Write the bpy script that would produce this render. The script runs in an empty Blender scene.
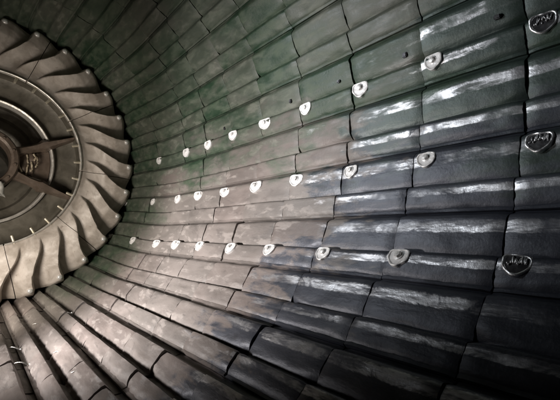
import bpy, bmesh, math, random
from mathutils import Vector, Matrix, noise

random.seed(7)
sc = bpy.context.scene
S = 1.5                                  # drum radius in metres; everything below is written in drum radii
def P(x, y, z):                          # x right, y down, z along the drum axis -> Blender
    return Vector((S*x, S*z, -S*y))

# ------------------------------------------------------------------ camera
CAM = bpy.data.cameras.new('camera'); cam = bpy.data.objects.new('camera', CAM)
sc.collection.objects.link(cam); sc.camera = cam
CAM.sensor_fit = 'HORIZONTAL'; CAM.sensor_width = 36; CAM.lens = 36*427.4/560
CAM.clip_start = 0.02; CAM.clip_end = 200
yaw, pitch = 0.63022, 0.07505
def axis(v):                             # camera axis (right, down, forward frame) -> Blender vector
    cy, sy, cp, sp = math.cos(yaw), math.sin(yaw), math.cos(pitch), math.sin(pitch)
    x, y, z = v
    y, z = cp*y - sp*z, sp*y + cp*z
    x, z = cy*x + sy*z, -sy*x + cy*z
    return Vector((x, z, -y))
r_, u_, b_ = axis((1,0,0)), axis((0,-1,0)), axis((0,0,-1))
M4 = Matrix((r_, u_, b_)).transposed().to_4x4()
M4.translation = P(-0.05825, 0.48986, 0)
cam.matrix_world = M4

# ------------------------------------------------------------------ world and lamps
W = bpy.data.worlds.new('World'); sc.world = W; W.use_nodes = True
W.node_tree.nodes['Background'].inputs[0].default_value = (0.55, 0.6, 0.75, 1)
W.node_tree.nodes['Background'].inputs[1].default_value = 0.004
def area_lamp(name, at, aim, size, power, col, spread=180):
    L = bpy.data.lights.new(name, 'AREA'); L.shape = 'DISK'; L.size = size; L.energy = power; L.color = col
    L.spread = math.radians(spread)
    o = bpy.data.objects.new(name, L); sc.collection.objects.link(o)
    o.location = P(*at); o.rotation_euler = (P(*aim)-P(*at)).to_track_quat('-Z', 'Y').to_euler()
    return o
def spot_lamp(name, at, aim, radius, power, col, cone, blend=1.0):
    L = bpy.data.lights.new(name, 'SPOT'); L.shadow_soft_size = radius; L.energy = power; L.color = col
    L.spot_size = math.radians(cone); L.spot_blend = blend
    o = bpy.data.objects.new(name, L); sc.collection.objects.link(o)
    o.location = P(*at); o.rotation_euler = (P(*aim)-P(*at)).to_track_quat('-Z', 'Y').to_euler()
    return o
spot_lamp('disc_lamp', (-0.50, 0.74, 2.50), (0.50, 0.62, 3.45), .42, 180, (1.0, .91, .80), 146)
spot_lamp('wall_lamp', (-0.60, 0.62, 1.95), (1.0, 0.44, 1.75), .14, 405, (1.0, .945, .915), 88)
spot_lamp('cool_lamp', (-0.38, -0.30, 1.95), (0.99, 0.08, 0.92), .10, 115, (.90, .95, 1.0), 52)

sc.view_settings.view_transform = 'Standard'; sc.view_settings.look = 'None'
sc.view_settings.exposure = 0; sc.view_settings.gamma = 1

# ------------------------------------------------------------------ materials
class NT:
    def __init__(s, name):
        s.m = bpy.data.materials.new(name); s.m.use_nodes = True
        s.t = s.m.node_tree; s.b = s.t.nodes['Principled BSDF']
    def n(s, typ, **kw):
        o = s.t.nodes.new(typ)
        for k, v in kw.items(): setattr(o, k, v)
        return o
    def set(s, sock, v):
        if isinstance(v, bpy.types.NodeSocket): s.t.links.new(v, sock)
        else: sock.default_value = v
    def noise(s, vec, scale, detail=4, rough=.55, dist=0.0):
        o = s.n('ShaderNodeTexNoise'); s.set(o.inputs['Vector'], vec)
        o.inputs['Scale'].default_value = scale; o.inputs['Detail'].default_value = detail
        o.inputs['Roughness'].default_value = rough; o.inputs['Distortion'].default_value = dist
        return o.outputs['Fac']
    def ramp(s, v, a, b, lo=0.0, hi=1.0):
        o = s.n('ShaderNodeMapRange'); o.interpolation_type = 'SMOOTHSTEP'
        s.set(o.inputs['Value'], v); s.set(o.inputs['From Min'], a); s.set(o.inputs['From Max'], b)
        s.set(o.inputs['To Min'], lo); s.set(o.inputs['To Max'], hi)
        return o.outputs['Result']
    def mix(s, f, a, b):
        o = s.n('ShaderNodeMix', data_type='RGBA'); s.set(o.inputs[0], f); s.set(o.inputs[6], a); s.set(o.inputs[7], b)
        return o.outputs[2]
    def mul(s, a, b, op='MULTIPLY'):
        o = s.n('ShaderNodeMath', operation=op); s.set(o.inputs[0], a); s.set(o.inputs[1], b); return o.outputs[0]
    def scaled(s, vec, sc3):
        o = s.n('ShaderNodeVectorMath', operation='MULTIPLY'); s.set(o.inputs[0], vec); o.inputs[1].default_value = sc3
        return o.outputs[0]
    def bump(s, h, strength, dist, normal=None):
        o = s.n('ShaderNodeBump'); s.set(o.inputs['Height'], h); o.inputs['Strength'].default_value = strength
        o.inputs['Distance'].default_value = dist
        if normal: s.set(o.inputs['Normal'], normal)
        return o.outputs['Normal']
def C(*c): return (*c, 1)

def liner_material():
    t = NT('worn_liner_steel')
    pos = t.n('ShaderNodeNewGeometry').outputs['Position']
    info = t.n('ShaderNodeObjectInfo')
    sep = t.n('ShaderNodeSeparateColor'); t.set(sep.inputs[0], info.outputs['Color'])
    wet, green, rnd = sep.outputs[0], sep.outputs[1], sep.outputs[2]
    along = t.scaled(pos, (1, .33, 1))                       # grain drawn out along the drum
    n1 = t.noise(along, 5.0, 5, .6, .4); n2 = t.noise(along, 17, 5, .6, .3); n3 = t.noise(pos, 70, 3, .6)
    n4 = t.noise(t.scaled(pos, (1, .16, 1)), 30, 4, .65)
    # dusty plate
    dust = t.mix(t.ramp(n1, .35, .68), C(.155, .130, .119), C(.305, .258, .240))
    dust = t.mix(t.ramp(rnd, 0, 1, 0, .45), dust, C(.21, .20, .185))
    dust = t.mix(t.ramp(n2, .54, .64, 0, .6), dust, C(.38, .34, .315))
    dust = t.mix(t.ramp(t.noise(along, 9, 6, .7, 1.2), .55, .66, 0, .5), dust, C(.13, .115, .108))
    dust = t.mix(t.ramp(n4, .62, .75, 0, .6), dust, C(.10, .09, .082))
    # algae-green film, patchy
    yy = t.n('ShaderNodeSeparateXYZ'); t.set(yy.inputs[0], pos)
    along_d = t.mul(yy.outputs[1], 1/S); up_d = t.mul(yy.outputs[2], 1/S)
    wob = t.mul(t.mul(n1, .5, 'SUBTRACT'), .9); wob2 = t.mul(t.mul(n2, .5, 'SUBTRACT'), .5)
    line = t.mul(t.mul(up_d, wob, 'ADD'), wob2, 'ADD')
    g_top = t.ramp(line, -.32, .02)
    g_end = t.mul(t.ramp(t.mul(t.mul(along_d, wob, 'ADD'), wob2, 'ADD'), 2.35, 3.0), t.ramp(up_d, -.97, -.80))
    g_near = t.mul(t.ramp(along_d, 1.15, .85), t.ramp(line, -.38, -.1), 'MULTIPLY')
    g = t.mul(t.mul(t.mul(g_top, g_end, 'MAXIMUM'), g_near, 'MAXIMUM'), t.mul(t.ramp(n1, .34, .58, .72, 1.0), t.ramp(green, 0, 1, .82, 1.0)))
    dust = t.mix(g, dust, t.mix(t.ramp(n2, .4, .65), C(.017, .044, .023), C(.056, .084, .052)))
    # damp steel: dark film, with highlights painted in ragged strips along the crests
    att = t.n('ShaderNodeAttribute'); att.attribute_name = 'crest_shine'
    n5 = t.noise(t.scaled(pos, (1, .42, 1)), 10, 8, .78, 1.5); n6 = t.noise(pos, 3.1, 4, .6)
    shine_mask = t.ramp(t.mul(att.outputs['Fac'], t.mul(n5, 1.5), 'MULTIPLY'), .50, .72)
    shine_mask = t.mul(shine_mask, t.ramp(n6, .40, .56, .06, 1)); shine_mask = t.mul(shine_mask, t.ramp(n4, .40, .54, .20, 1))
    film = t.mix(t.ramp(n1, .38, .64), C(.040, .045, .060), C(.085, .092, .115))
    film = t.mix(t.ramp(n2, .56, .7, 0, .6), film, C(.040, .040, .048))
    g_st = t.mul(t.ramp(t.noise(t.scaled(pos, (1, .30, 1)), 4.2, 5, .6, .6), .54, .66), t.ramp(up_d, -.62, -.25))
    film = t.mix(t.mul(g_st, .8), film, C(.050, .082, .052))
    film = t.mix(t.mul(g, .7), film, C(.040, .070, .045))
    steel = t.mix(shine_mask, film, t.mix(n2, C(.50, .50, .52), C(.80, .80, .82)))
    d = t.mul(t.mul(wet, .5, 'ADD'), t.mul(yy.outputs[1], 1/S), 'SUBTRACT')          # limit of the damp end minus position along the drum
    d = t.mul(d, t.mul(t.mul(n2, .5, 'SUBTRACT'), 1.1), 'ADD'); d = t.mul(d, t.mul(t.mul(n1, .5, 'SUBTRACT'), 1.0), 'ADD')
    w = t.ramp(d, -.13, .13)
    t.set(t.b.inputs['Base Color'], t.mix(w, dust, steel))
    t.set(t.b.inputs['Metallic'], t.mul(w, t.ramp(shine_mask, 0, 1, .25, .85)))
    r_dust = t.ramp(n2, .3, .7, .42, .66)
    r_wet = t.ramp(shine_mask, 0, 1, .46, t.ramp(n2, .4, .6, .36, .50))
    o = t.n('ShaderNodeMix', data_type='FLOAT'); t.set(o.inputs[0], w); t.set(o.inputs[2], r_dust); t.set(o.inputs[3], r_wet)
    t.set(t.b.inputs['Roughness'], o.outputs[0])
    nrm = t.bump(n3, .28, .003); nrm = t.bump(n4, .30, .004, nrm); nrm = t.bump(n2, .35, .007, nrm)
    t.set(t.b.inputs['Normal'], nrm)
    return t.m
def simple(name, a, b, rough=(.4, .6), metal=0.0, scale=9, bump=.4, bd=.006, speck=None, spec=.5):
    t = NT(name)
    pos = t.n('ShaderNodeNewGeometry').outputs['Position']
    n1 = t.noise(pos, scale, 6, .6, .5); n2 = t.noise(pos, scale*6, 4, .6); n3 = t.noise(pos, scale*2.3, 5, .65)
    col = t.mix(t.ramp(n1, .34, .66), C(*a), C(*b))
    if speck: col = t.mix(t.ramp(n3, .60, .74, 0, .8), col, C(*speck))
    t.set(t.b.inputs['Base Color'], col)
    t.b.inputs['Metallic'].default_value = metal
    t.b.inputs['Specular IOR Level'].default_value = spec
    t.set(t.b.inputs['Roughness'], t.ramp(n3, .3, .7, rough[0], rough[1]))
    t.set(t.b.inputs['Normal'], t.bump(n1, bump, bd, t.bump(n2, bump*.6, bd*.4)))
    return t.m
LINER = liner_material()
SHELL = simple('dark_shell_steel', (.018, .016, .015), (.035, .032, .028), (.6, .9), .2)
FIN = simple('pale_cast_fins', (.42, .365, .315), (.64, .575, .52), (.36, .60), .0, 7, .5, .010, (.30, .245, .205))
BOLT = simple('bright_bolt_steel', (.80, .79, .77), (.92, .91, .89), (.25, .42), .35, 30, .35, .002)
POLISH = simple('rubbed_bolt_steel', (.80, .80, .81), (.94, .94, .95), (.28, .42), .9, 40, .5, .003)
SEAT = simple('dark_seat_steel', (.05, .05, .055), (.11, .11, .115), (.3, .5), .5, 25, .4, .002)
DULL = simple('filmed_bolt_steel', (.06, .075, .055), (.14, .15, .12), (.35, .55), .3, 25, .4, .002)
COLLAR = simple('worn_collar_steel', (.80, .79, .78), (.93, .92, .91), (.28, .45), .15, 25, .4, .002)
PIN = simple('pale_pin_steel', (.62, .55, .42), (.80, .74, .62), (.3, .5), .6, 30)
DISH = simple('olive_dish_steel', (.085, .076, .058), (.150, .135, .108), (.38, .6), .25, 6, .4, .006, (.06, .05, .04))
SPIDER = simple('brown_spider_steel', (.095, .070, .052), (.165, .125, .098), (.38, .6), .2, 8, .5)
PALE = simple('highlight_rim_steel', (.50, .47, .43), (.72, .69, .64), (.3, .5), .4, 14)  # pale tone paints the highlight on the ring edges
CRUST = simple('tan_crust', (.24, .19, .13), (.48, .41, .30), (.35, .7), 0, 14, .8, .012)
CHALK = simple('chalky_lump', (.40, .39, .36), (.62, .60, .56), (.5, .8), 0, 14, .6)
GLINT = simple('bright_glint', (.75, .72, .68), (.9, .88, .85), (.25, .4), .8, 30)

# ------------------------------------------------------------------ helpers
def link_mesh(name, bm, mat, parent=None, loc=None, smooth=40):
    me = bpy.data.meshes.new(name); bm.normal_update(); bm.to_mesh(me); bm.free()
    me.materials.append(mat)
    for p in me.polygons: p.use_smooth = True
    if smooth is not None: me.set_sharp_from_angle(angle=math.radians(smooth))
    o = bpy.data.objects.new(name, me); sc.collection.objects.link(o)
    if loc is not None:
        me.transform(Matrix.Translation(-Vector(loc))); o.location = loc
    if parent is not None:
        o.parent = parent
        o.matrix_parent_inverse = Matrix.Identity(4)
        base = Vector(parent.location)
        pp = parent.parent
        while pp is not None: base += Vector(pp.location); pp = pp.parent
        if loc is None: me.transform(Matrix.Translation(-base))
        else: o.location = Vector(loc) - base
    return o
def empty(name, loc):
    o = bpy.data.objects.new(name, None); o.empty_display_size = .05; sc.collection.objects.link(o); o.location = loc
    return o
def tag(o, label, cat, group=None):
    o['label'] = label; o['category'] = cat
    if group: o['group'] = group
    return o
def ss(a, b, x):
    t = min(1, max(0, (x-a)/(b-a))); return t*t*(3-2*t)
def lerp_tab(tab, x):
    if x <= tab[0][0]: return tab[0][1]
    for (x0, y0), (x1, y1) in zip(tab, tab[1:]):
        if x <= x1: return y0+(y1-y0)*(x-x0)/(x1-x0)
    return tab[-1][1]
def nz(x, y, z=0.0): return noise.noise(Vector((x, y, z)))
def grid_solid(bm, top, bot):
    """top/bot: [i][j] lists of Vectors, same size; makes one closed shell."""
    n, m = len(top), len(top[0])
    A = [[bm.verts.new(v) for v in row] for row in top]; B = [[bm.verts.new(v) for v in row] for row in bot]
    f = lambda *v: bm.faces.new(v)
    for i in range(n-1):
        for j in range(m-1):
            f(A[i][j], A[i+1][j], A[i+1][j+1], A[i][j+1]); f(B[i][j], B[i][j+1], B[i+1][j+1], B[i+1][j])
    for i in range(n-1):
        f(A[i][0], B[i][0], B[i+1][0], A[i+1][0]); f(A[i][-1], A[i+1][-1], B[i+1][-1], B[i][-1])
    for j in range(m-1):
        f(A[0][j], A[0][j+1], B[0][j+1], B[0][j]); f(A[-1][j], B[-1][j], B[-1][j+1], A[-1][j+1])
    bmesh.ops.recalc_face_normals(bm, faces=bm.faces)
def lathe(bm, prof, seg=128, closed=True, origin=None, ax=None, wob=0.0, sx=1.0, sy=1.0):
    """spin a profile of (r, z) about the drum axis, or about ax through origin (then metres along ax)."""
    rings = []
    if ax is not None:
        q = Vector(ax).to_track_quat('Z', 'Y')
    for k in range(seg):
        a = 2*math.pi*k/seg; row = []
        for r, z in prof:
            rr = r*(1+wob*nz(3*math.cos(a)+z*4, 3*math.sin(a), r*7))
            if ax is None: row.append(bm.verts.new(P(rr*math.cos(a), rr*math.sin(a), z)))
            else: row.append(bm.verts.new(Vector(origin)+q @ Vector((sx*rr*math.cos(a), sy*rr*math.sin(a), z))))
        rings.append(row)
    m = len(prof)
    for k in range(seg):
        a, b = rings[k], rings[(k+1) % seg]
        for j in range(m if closed else m-1):
            bm.faces.new((a[j], a[(j+1) % m], b[(j+1) % m], b[j]))
    bmesh.ops.recalc_face_normals(bm, faces=bm.faces)
def cap_lathe(bm, prof, seg, origin, ax, sx=1.0, sy=1.0, roll=0.0):
    """solid of revolution closed by end caps (metres)."""
    q = Vector(ax).to_track_quat('Z', 'Y'); rings = []
    for r, z in prof:
        rings.append([bm.verts.new(Vector(origin)+q @ Vector((sx*r*math.cos(2*math.pi*k/seg+roll), sy*r*math.sin(2*math.pi*k/seg+roll), z))) for k in range(seg)])
    for a, b in zip(rings, rings[1:]):
        for k in range(seg): bm.faces.new((a[k], a[(k+1) % seg], b[(k+1) % seg], b[k]))
    bm.faces.new(rings[0]); bm.faces.new(rings[-1])
    bmesh.ops.recalc_face_normals(bm, faces=bm.faces)
def tube(bm, pts, rad, seg=8):
    pts = [Vector(p) for p in pts]; rings = []
    for i, p in enumerate(pts):
        d = (pts[min(i+1, len(pts)-1)]-pts[max(i-1, 0)]).normalized(); q = d.to_track_quat('Z', 'Y')
        rr = rad[i] if isinstance(rad, (list, tuple)) else rad
        rings.append([bm.verts.new(p+q @ Vector((rr*math.cos(2*math.pi*k/seg), rr*math.sin(2*math.pi*k/seg), 0))) for k in range(seg)])
    for a, b in zip(rings, rings[1:]):
        for k in range(seg): bm.faces.new((a[k], a[(k+1) % seg], b[(k+1) % seg], b[k]))
    bm.faces.new(rings[0]); bm.faces.new(rings[-1])
    bmesh.ops.recalc_face_normals(bm, faces=bm.faces)
def lump(bm, centre, size, seed, sub=3, rough=.35):
    ret = bmesh.ops.create_icosphere(bm, subdivisions=sub, radius=1.0)
    for v in ret['verts']:
        n = v.co.normalized(); k = 1+rough*1.3*noise.fractal(n*1.6+Vector((seed, seed*2.3, 0)), .9, 2.1, 4)
        v.co = Vector(centre)+Vector((n.x*size[0]*k, n.y*size[1]*k, n.z*size[2]*k))
RAD = math.radians

# ------------------------------------------------------------------ the drum behind the liner plates
bm = bmesh.new()
lathe(bm, [(1.016, -.75), (1.016, 3.62), (1.06, 3.62), (1.06, -.75)], 192)
shell = link_mesh('drum_wall', bm, SHELL); shell['kind'] = 'structure'
bm = bmesh.new(); lathe(bm, [(.63, 3.535), (1.013, 3.535), (1.013, 3.60), (.63, 3.60)], 160)
end = link_mesh('end_wall', bm, SHELL); end['kind'] = 'structure'

# ------------------------------------------------------------------ liner plates
RINGS = [1.5756+.28184*k for k in range(-6, 4)] + [2.875, 3.50]
PITCH, T0 = 11.20, -7.15
A_H = .027
def wave(u, amp, g=.06):
    c = g+.18
    if u < g: return -.004*(1-u/g)*amp/.024
    if u < c: return amp*math.sin(.5*math.pi*(u-g)/(c-g))**.9
    q = min(1, (u-c)/(1-c)); return amp*(1-.50*q-.22*q**2-.28*q**9)
US = [0, .03, .06, .075, .10, .13, .16, .20, .25, .34, .44, .54, .64, .73, .81, .88, .94, .98, 1.0]
def plate_thetas():
    out = []
    for u in US: out.append((u*6.30, 0, u))
    for u in US: out.append((6.32+u*4.28, 1, u))
    out += [(10.64, 2, 0), (10.75, 2, .3), (11.0, 2, .8), (11.10, 2, 1)]
    return out
def twist(z, th=0): return -2.4*ss(2.45, 3.47, z)*(1-ss(42, 64, th))
def surf(thdeg, z, h):
    a = RAD(thdeg+twist(z, thdeg)); r = 1-h
    return P(r*math.cos(a), r*math.sin(a), z)
def plate_height(w, u, row, z):
    if w == 2: return .0065
    lift = .004 if w == 0 else .006
    deep = ss(40, 62, T0+PITCH*row)
    amp = (A_H if w == 0 else A_H*.88)*(.72+.66*deep)
    return lift+wave(u, amp, .05+.15*deep)
def make_plate(row, ring):
    z0, z1 = RINGS[ring], RINGS[ring+1]
    th0 = T0+PITCH*row
    sd = row*13.7+ring*5.1
    # every casting sits a little differently
    dz0, dz1 = .0012+random.random()*.0014, .0012+random.random()*.0014
    lift = random.uniform(-.0024, .0024); tilt = random.uniform(-.0020, .0020); wear = random.uniform(.80, 1.12); ca, cb = random.random(), random.random()
    nzv = max(14, int((z1-z0)*60))
    ths = plate_thetas()
    top, bot = [], []
    for i in range(nzv+1):
        v = i/nzv; rt, rb = [], []
        for (t, w, u) in ths:
            e0 = dz0+.0018*nz(t*.9, sd)+.0016*nz(t*3.1, sd+4); e1 = dz1+.0018*nz(t*.9, sd+9)+.0016*nz(t*3.1, sd+2)
            z = z0+max(.0008, e0)+(z1-z0-max(.0008, e0)-max(.0008, e1))*v
            h = plate_height(w, u, row, z)*wear+lift+tilt*(v-.5)*2
            # chipped run-out edge of each wave, worn ends
            edge = ss(.6, 1, u) if w < 2 else 0
            tt = t-edge*(.22*abs(nz(z*26, sd, 3*w))+.16*max(0, nz(z*70, sd, 5*w)))*(1+1.8*ss(50, 64, th0))
            h += .0026*nz(z*9+sd, t*.35)+.0014*nz(z*24, t*1.2, sd)
            if w < 2: h -= .0045*max(0, nz(z*13+sd, t*.8, 7)-.22)          # dents
            for cc, ve in ((ca, 1-v), (cb, v)):                             # broken corners
                if cc < .2: h -= .012*max(0, 1-(ve*(z1-z0)/.045+abs(t-(6.3 if cc < .2 else 10.6))/1.1))
            endw = min(v, 1-v)*(z1-z0)
            h -= .0032*(1-ss(0, .007, endw))*(1-.7*ss(50, 64, th0))
            # the row's free edge breaks away in bites
            if w == 1: h -= .006*edge*max(0, nz(z*17, sd, 2.2)-.1)
            rt.append(surf(th0+tt, z, h)); rb.append(surf(th0+t, z, -.011))
        top.append(rt); bot.append(rb)
    bm = bmesh.new(); grid_solid(bm, top, bot)
    loc = surf(th0+5.6, (z0+z1)/2, 0)
    o = link_mesh('liner_plate', bm, LINER, None, loc, 50)
    # where the painted highlight runs on each wave, kept on the mesh for the steel shader
    at = o.data.attributes.new('crest_shine', 'FLOAT', 'POINT'); m = len(ths)
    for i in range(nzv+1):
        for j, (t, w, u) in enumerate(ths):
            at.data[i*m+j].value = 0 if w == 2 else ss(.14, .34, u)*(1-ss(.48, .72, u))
    return o, th0, z0, z1, (wear, lift, tilt)
def frame_at(th, z, h):
    p = surf(th, z, h); a = RAD(th+twist(z, th))
    return p, (P(-math.cos(a), -math.sin(a), 0)).normalized()
def add_bolt(plate, th, z, h, k=1.0, dull=False):
    p, n = frame_at(th, z, h)
    n = (n+random.uniform(-.10, .10)*Vector((0, 1, 0))+random.uniform(-.06, .06)*Vector((0, 0, 1))).normalized()
    g = S*k
    q = n.to_track_quat('Z', 'Y')
    a = RAD(th+twist(z, th)); dn = P(-math.sin(a), math.cos(a), 0).normalized(); dn = (dn-n*dn.dot(n)).normalized(); al = n.cross(dn)
    wide = 1.2+.5*ss(.9, 1.6, z)
    def at(x, y, h): return p+al*(x*g*wide)+dn*(y*g)+n*(h*g)
    wob = random.random()*10
    def rho(f):                          # flat towards the upper edge, blunt point towards the lower
        x, y = math.cos(f), math.sin(f)
        a_, b_, c_ = abs(x)*.95, max(0, -y)*1.22, max(0, abs(x)*.60+y*.78)
        return (1+.10*nz(f*1.3, wob))/((a_**5+b_**5+c_**5)**.2)
    def disc(profile, jag=.5):
        bm = bmesh.new(); rings = []
        for r, h in profile:
            rings.append([bm.verts.new(at(r*min(1.14, rho(2*math.pi*m/40))*math.cos(2*math.pi*m/40), r*min(1.14, rho(2*math.pi*m/40))*math.sin(2*math.pi*m/40), h+jag*.003*nz(m*.35, wob, r*60))) for m in range(40)])
        return bm, rings
    def skin(bm, rings, loop=False):
        for A, B in list(zip(rings, rings[1:]))+([(rings[-1], rings[0])] if loop else []):
            for m in range(40): bm.faces.new((A[m], A[(m+1) % 40], B[(m+1) % 40], B[m]))
    bm, rings = disc([(.0245, -.010), (.0243, .0010), (.0226, .0026), (.0205, .0024), (.0188, .0004), (.0180, -.010)])
    skin(bm, rings, True); bmesh.ops.recalc_face_normals(bm, faces=bm.faces)
    link_mesh('bolt_collar', bm, DULL if dull else COLLAR, plate, p, 45)
    bm, rings = disc([(.0186, -.009), (.0186, .0010), (.0150, .0006), (.0100, .0010)], .2)
    skin(bm, rings); bm.faces.new(rings[0]); bm.faces.new(rings[-1]); bmesh.ops.recalc_face_normals(bm, faces=bm.faces)
    near = z < .60
    seat = link_mesh('bolt_seat', bm, DULL if dull else (SEAT if near else COLLAR), plate, p, 45)
    if near:
        plate.children[0].data.materials[0] = POLISH
        bm = bmesh.new(); rb = random.Random(int(th*10)+5)
        for m in range(11):                                 # broken bright ridges left of the worn head
            x = -.0145+.029*m/10+rb.uniform(-.001, .001); y = -.0075+rb.uniform(-.003, .003); w_, l_, h_ = rb.uniform(.0011, .0021), rb.uniform(.0045, .0100), rb.uniform(.003, .0055)
            if rb.random() < .4: y, l_ = y+.008, l_*.45
            sk = rb.uniform(-.35, .35); tops = []
            for (r, h) in [(1.0, -.004), (1.0, h_*.5), (.75, h_*.9), (.3, h_)]:
                tops.append([bm.verts.new(at(x+sk*r*l_*math.sin(2*math.pi*k_/12)+r*w_*(1+.4*nz(k_*.8, m, 2))*math.cos(2*math.pi*k_/12), y+r*l_*(1+.4*nz(k_*.8, m, 7))*math.sin(2*math.pi*k_/12), h)) for k_ in range(12)])
            for A, B in zip(tops, tops[1:]):
                for k_ in range(12): bm.faces.new((A[k_], A[(k_+1) % 12], B[(k_+1) % 12], B[k_]))
            bm.faces.new(tops[0]); bm.faces.new(tops[-1])
        bmesh.ops.recalc_face_normals(bm, faces=bm.faces)
        link_mesh('bolt_head', bm, POLISH, plate, p, 60)
        return
    tilt_n = (n+al*random.uniform(-.12, .12)+dn*random.uniform(-.12, .12)).normalized()
    hc = at(random.uniform(-.0015, .0015), -.0025, 0); rr = random.uniform(.0088, .0100); roll = random.random()*3
    bm = bmesh.new()
    cap_lathe(bm, [((rr+.0034)*g, -.006*g), ((rr+.0034)*g, .0016*g), ((rr+.0026)*g, .0022*g)], 22, hc, tilt_n, 1, 1, roll)
    link_mesh('washer', bm, DULL if dull else (COLLAR), plate, p, 45)
    bm = bmesh.new()
    cap_lathe(bm, [(rr*g, -.006*g), (rr*g, .0062*g), (rr*.86*g, .0080*g), (rr*.5*g, .0088*g), (rr*.1*g, .0090*g)], 6, hc, tilt_n, 1, 1, roll)
    link_mesh('bolt_head', bm, DULL if dull else BOLT, plate, p, 35)
def add_lug(plate, th, z, h):
    p, n = frame_at(th, z, h)
    a = RAD(th+twist(z, th)); dn = P(-math.sin(a), math.cos(a), 0).normalized(); al = n.cross(dn)
    bm = bmesh.new(); bmesh.ops.create_cube(bm, size=1)
    L, B = random.uniform(.018, .028), random.uniform(.016, .024)
    for v in bm.verts: v.co = p+al*v.co.x*L+dn*v.co.y*B+n*(v.co.z+.1)*.018
    bmesh.ops.bevel(bm, geom=bm.edges[:], offset=.0035, segments=3, affect='EDGES')
    link_mesh('lifting_lug', bm, SEAT, plate, p, 40)

ROWS = range(-8, 11); NR = len(RINGS)-1
ordinal = ['nearest', 'second', 'third', 'fourth', 'fifth', 'sixth', 'seventh', 'eighth', 'ninth', 'tenth', 'eleventh', 'twelfth',
           'thirteenth', 'fourteenth', 'fifteenth', 'sixteenth', 'seventeenth', 'eighteenth', 'nineteenth']
for row in ROWS:
    for ring in range(NR):
        o, th0, z0, z1, (wear, lift, tilt) = make_plate(row, ring)
        zc = (z0+z1)/2; thc = th0+5.6
        # damp bare plates at the near end, dusty ones towards the fins; green film over the upper rows
        lim = .72+.36*ss(-6, 14, thc)+random.uniform(-.10, .10)
        green = 1.0*(1-ss(-6, 10, thc))
        green = max(green, .85*ss(2.3, 3.0, zc)*(1-ss(60, 80, thc)))
        if thc < 18 and zc < 1.1: green = max(green, .7)
        green = min(1, max(0, green+random.uniform(-.15, .10)))
        wet = ss(-.1, .1, lim-zc)
        o.color = (lim-.5, random.random(), random.random(), 1)
        w0 = 2*row; bolted = False
        for w in (w0, w0+1):
            if w % 3 == 1 and 0 < w < 9:
                s = w-w0; zb = z1-.15*.2818 if ring < NR-2 else z1-.05
                uo = 2.25 if s == 0 else 6.32+1.55
                hh = plate_height(s, (uo/6.3 if s == 0 else 1.55/4.28), row, zb)*wear+lift+tilt*.72
                add_bolt(o, th0+uo, zb, hh+.0020, random.uniform(.92, 1.08), row < 0); bolted = True
        if row == 0 and ring < NR-3 and ring % 5 != 1:
            add_lug(o, th0+4.7, z0+.06, plate_height(0, 4.7/6.3, row, z0)*wear+lift)
        look = ('blue-grey' if wet > .6 else 'green-stained' if green > .45 else 'pinkish-grey')
        n_end = NR-ring; pos = ordinal[n_end-1]
        rw = row+6
        rname = ('in the %s row down' % (ordinal[rw] if rw else 'first')) if rw >= 0 else 'in the %s row above the frame' % ('first' if rw == -1 else 'second')
        lab = '%s %s plate, %s to the finned disc %s' % (look, 'bolted' if bolted else 'plain', pos if n_end == 1 else pos+' closest', rname)
        tag(o, lab, 'liner plate', 'ridged plates lining the drum')

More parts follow.
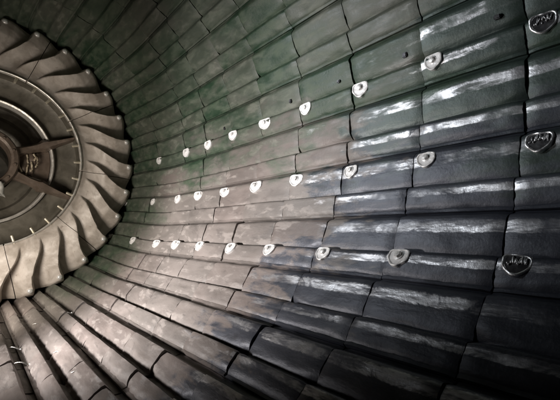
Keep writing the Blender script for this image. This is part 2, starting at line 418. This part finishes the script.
# ------------------------------------------------------------------ finned end disc
RIDGE = [(.58, -13.5), (.64, -12.6), (.68, -11.2), (.72, -8.8), (.76, -5.9), (.80, -3.6), (.85, -1.5), (.90, -.5), (1.0, 0)]
AMP = [(.60, 0), (.630, .0), (.66, .016), (.70, .040), (.76, .072), (.84, .094), (.94, .098), (1.0, .096)]
FBASE, NF = -2.8, 30
def ridge(r): return lerp_tab(RIDGE, r)
def disc_z(r): return 3.462-(1-r)/.39*.112
def fin_h(r, v):
    a = lerp_tab(AMP, r)
    up = ss(-.05, .11, v)
    q = min(1, max(0, (v-.11)/.89)); dn = .5*math.cos(.5*math.pi*q)+.5*(1-q)**1.5
    return a*up*dn
NJ = 36; J0 = 4.5
rs = [.604+(.978-.604)*i/44 for i in range(45)]
bolt_label = 0
fin_sides = ['beside the lower-left frame edge']
for s in range(10):
    a0, a1 = J0+NJ*s+.16, J0+NJ*(s+1)-.16
    am = RAD((a0+a1)/2)
    root = empty('finned_segment', P(.8*math.cos(am), .8*math.sin(am), 3.47))
    mid = ((a0+a1)/2+180) % 360-180
    where = {22: 'just below the spider arm pointing right', -14: 'level with the upper spider arm', 58: 'brightest one low on the disc',
             -50: 'upper dark one facing the green plates', 94: 'bottom one over the drum floor', -86: 'topmost dark one'}.get(round(mid-.5), None)
    tag(root, 'pale cast segment with curved fins, %s' % (where or 'left half of the disc beyond the frame, %s along' % ordinal[s]), 'finned segment', 'finned segments of the end disc')
    # flat backing with the outer rim and the bright inner lip
    bm = bmesh.new(); top, bot = [], []
    prof = [(.592, .030), (.592, .003), (.596, .002), (.603, .002), (.606, .004), (.70, .004), (.85, .004), (.920, .006), (.932, .010), (.936, .020)]
    NA = 40
    for i in range(NA+1):
        th = RAD(a0+(a1-a0)*i/NA)
        c_, s_ = math.cos(th), math.sin(th)
        top.append([P(r*c_, r*s_, disc_z(r)+dz+.0016*nz(th*14, r*4)) for r, dz in prof])
        bot.append([P(r*c_, r*s_, disc_z(r)+.055) for r, dz in prof])
    grid_solid(bm, top, bot)
    link_mesh('backing_plate', bm, FIN, root, None, 35)
    bm = bmesh.new(); top, bot = [], []
    prof = [(.584, .020), (.584, -.003), (.588, -.007), (.5945, -.006), (.597, .0)]
    for i in range(NA+1):
        th = RAD(a0+.3+(a1-a0-.6)*i/NA); c_, s_ = math.cos(th), math.sin(th)
        top.append([P(r*c_, r*s_, disc_z(r)+dz+.002*nz(th*22, r*4)) for r, dz in prof]); bot.append([P(min(r, .5915)*c_, min(r, .5915)*s_, disc_z(r)+.03) for r, dz in prof])
    grid_solid(bm, top, bot); link_mesh('rim_highlight', bm, PALE, root, None, 35)  # thin pale strip added as the highlight along the inner lip
    for k in range(-30, 45):
        b = FBASE+12*k
        if b+12 < a0-1 or b-14 > a1+1: continue
        rows_t, rows_b = [], []
        for r in rs:
            lo, hi = b+ridge(r), b+12+ridge(r)
            l, h = max(lo, a0), min(hi, a1)
            if h-l < .12: continue
            rt, rb = [], []
            for j in range(25):
                f = j/24
                th = l+(h-l)*f
                v = (th-lo)/12
                hh = fin_h(r, v)+.0022*nz(r*14, th*.22, 1.3)*(1 if r > .7 else .3)
                # rounded outer shoulder
                hh *= 1-.35*ss(.955, .978, r)
                z = disc_z(r)-hh
                re = r*(1-ss(.80, .978, r)*(.026*ss(.30, .95, v)+.022*(1-ss(0, .14, v))))
                rt.append(P(re*math.cos(RAD(th)), re*math.sin(RAD(th)), z))
                rb.append(P(re*math.cos(RAD(th)), re*math.sin(RAD(th)), disc_z(r)+.03))
            rows_t.append(rt); rows_b.append(rb)
        if len(rows_t) < 4: continue
        bm = bmesh.new(); grid_solid(bm, rows_t, rows_b)
        fin = link_mesh('fin', bm, FIN, root, None, 50)
        fin_loc = Vector(root.location)
        tb = b+2.0
        if a0+.6 < tb < a1-.6:
            rb_ = .935; z = disc_z(rb_)-fin_h(rb_, 2.0/12)
            p = P(rb_*math.cos(RAD(tb)), rb_*math.sin(RAD(tb)), z+.004)
            n = P(.25*math.cos(RAD(tb-70)), .25*math.sin(RAD(tb-70)), -1).normalized()
            bm = bmesh.new()
            cap_lathe(bm, [(.026, -.015), (.026, .012), (.022, .019), (.012, .024), (.004, .025)], 16, p, n)
            bo = link_mesh('bolt', bm, BOLT, fin, None, 40)
    for q in range(3):
        tp = a0+6+12*q+random.uniform(-.8, .8)
        rp = .586
        p0 = P(rp*math.cos(RAD(tp)), rp*math.sin(RAD(tp)), disc_z(rp)+.010)
        d = P(-math.cos(RAD(tp)), -math.sin(RAD(tp)), -.15).normalized()
        bm = bmesh.new(); cap_lathe(bm, [(.014, -.02), (.014, .062), (.011, .068)], 12, p0, d)
        link_mesh('pin', bm, PIN, root, None, 40)

# ------------------------------------------------------------------ centre opening
tr = empty('trunnion_liner', P(0, 0, 3.7))
tag(tr, 'dark olive dished ring lining the round opening at the disc centre', 'opening liner')
bm = bmesh.new(); lathe(bm, [(.586, 3.385), (.586, 3.50), (.54, 3.525), (.447, 3.535), (.447, 3.57), (.62, 3.57), (.62, 3.385)], 160)
link_mesh('dish', bm, DISH, tr, None, 35)
bm = bmesh.new(); lathe(bm, [(.444, 3.545), (.440, 3.505), (.432, 3.498), (.422, 3.505), (.418, 3.545), (.418, 3.60), (.444, 3.60)], 160)
link_mesh('lip_ring', bm, PALE, tr, None, 35)
bm = bmesh.new(); lathe(bm, [(.430, 3.60), (.415, 3.66), (.36, 3.68), (.345, 3.72), (.22, 3.78), (.215, 4.4), (.02, 4.42), (.02, 4.5), (.45, 4.5), (.47, 3.60)], 96)
link_mesh('throat', bm, DISH, tr, None, 35)

sp = empty('spider', P(0, 0, 3.48))
tag(sp, 'brown four-armed spider spanning the round opening', 'spider')
bm = bmesh.new(); lathe(bm, [(.215, 3.50), (.215, 3.44), (.205, 3.425), (.180, 3.42), (.165, 3.43), (.160, 3.46), (.160, 3.62), (.215, 3.62)], 96, True, None, None, .01)
link_mesh('hub', bm, SPIDER, sp, None, 35)
def spoke(th):
    bm = bmesh.new(); a = RAD(th); c_, s_ = math.cos(a), math.sin(a)
    secs = [(.195, .046, 3.455, .07), (.24, .034, 3.46, .08), (.31, .027, 3.46, .09), (.36, .032, 3.455, .10), (.385, .046, 3.45, .10), (.43, .034, 3.44, .10), (.50, .022, 3.425, .10), (.586, .013, 3.40, .11)]
    top, bot = [], []
    for r, w, z, d in secs:
        rt, rb = [], []
        for j in range(9):
            t = -1+2*j/8
            rt.append(P(r*c_-t*w*s_, r*s_+t*w*c_, z+.10*max(0, abs(t)-.5))); rb.append(P(r*c_-t*w*s_, r*s_+t*w*c_, z+d))
        top.append(rt); bot.append(rb)
    grid_solid(bm, top, bot)
    link_mesh('arm', bm, SPIDER, sp, None, 20)
for th in (-20, 24, 160, 204): spoke(th)
bm = bmesh.new(); top, bot = [], []
for i in range(17):
    th = RAD(-14+i*31/16); c_, s_ = math.cos(th), math.sin(th); rr = [.17, .22, .28, .34, .39, .414]
    top.append([P(r*c_, r*s_, 3.535+.006*nz(r*12, th*6)) for r in rr]); bot.append([P(r*c_, r*s_, 3.575) for r in rr])
grid_solid(bm, top, bot); link_mesh('web_plate', bm, SPIDER, sp, None, 40)

cl = empty('crusted_lump', P(.25, -.02, 3.52))
bm = bmesh.new(); rc = random.Random(3)
lump(bm, P(.265, .0, 3.53), (.062*S, .03*S, .085*S), 1, 4, .30)
link_mesh('crust', bm, SPIDER, cl, None, 60)
def strand(pts, r):
    bm = bmesh.new(); P_ = []
    for (x0, y0), (x1, y1) in zip(pts, pts[1:]):
        for q in range(6): P_.append(P(x0+(x1-x0)*q/6+.004*nz(q, x0*90), y0+(y1-y0)*q/6, 3.495+.006*nz(q*.7, y0*80)))
    tube(bm, P_, [r*S*.75*(1+.12*nz(m*.7, r*900)) for m in range(len(P_))], 10)
    link_mesh('strand', bm, CRUST, cl, None, 70)
for pts, r in [([(.20, -.03), (.215, .03), (.235, .075)], .010), ([(.262, -.06), (.270, .0), (.262, .07), (.255, .10)], .008), ([(.30, -.07), (.318, -.045), (.305, -.02)], .009),
               ([(.325, -.05), (.328, .0), (.315, .03)], .008), ([(.29, -.01), (.297, .04), (.285, .06)], .009)]: strand(pts, r)
tag(cl, 'tan lumpy crust stuck on the web between the two spider arms', 'crust')
# small bolts round the hub
for k in range(12):
    a = RAD(8+30*k); bm = bmesh.new(); p = P(.1875*math.cos(a), .1875*math.sin(a), 3.424)
    cap_lathe(bm, [(.016, -.01), (.016, .010), (.012, .015)], 6, p, P(0, 0, -1)); link_mesh('hub_bolt', bm, SPIDER, sp, None, 30)
bm = bmesh.new(); top, bot = [], []
for i in range(9):
    f = i/8; x = .055+.075*f
    top.append([P(x+.02*nz(f*3, j*.5), .155+.020*j+.012*nz(f*4, j*.9, 2), 3.41-.02*math.sin(f*3)+.012*nz(f*5, j, 5)) for j in range(6)])
    bot.append([v+P(0, 0, .02) for v in top[-1]])
grid_solid(bm, top, bot)
o = link_mesh('bent_flap', bm, CHALK, None, P(.14, .18, 3.41), 60)
tag(o, 'pale bent flap of plate below the hub at the left frame edge', 'flap')

# ------------------------------------------------------------------ thin strands modelled as glints of lit plate joints on the floor
def edge_glint(th, z, dth, label):
    pts = []
    for i in range(15):
        f = i/14
        h = .031-.012*f if f < .75 else .022-.05*(f-.75)
        pts.append(surf(th+dth*f, z+.022*(1-f)**2, h+.006*math.sin(math.pi*min(1, f/.75))))
    bm = bmesh.new(); tube(bm, pts, [.0016+.0028*min(1, i/8) for i in range(15)])
    p = surf(th+dth*.97, z, .018); bmesh.ops.create_icosphere(bm, subdivisions=2, radius=.0085, matrix=Matrix.Translation(p))
    o = link_mesh('joint_glint', bm, GLINT, None, pts[0], 60)
    tag(o, label, 'wire clip', 'modelled joint glints on the drum floor')
edge_glint(76.6, 1.815, -2.9, 'thin modelled joint glint with a round end, farther one over the wide floor gap')
edge_glint(76.2, 1.517, -3.2, 'thin modelled joint glint with a round end, nearer one over the wide floor gap')
edge_glint(76.8, 2.43, -2.4, 'small modelled joint glint on the floor, close below the finned disc')
edge_glint(68.8, 2.42, -2.4, 'small modelled joint glint on the floor row right of the others')
edge_glint(84.2, 2.09, -2.6, 'modelled joint glint at the left frame edge, farther of that pair')
edge_glint(84.0, 1.83, -2.8, 'modelled joint glint at the left frame edge, nearer of that pair')
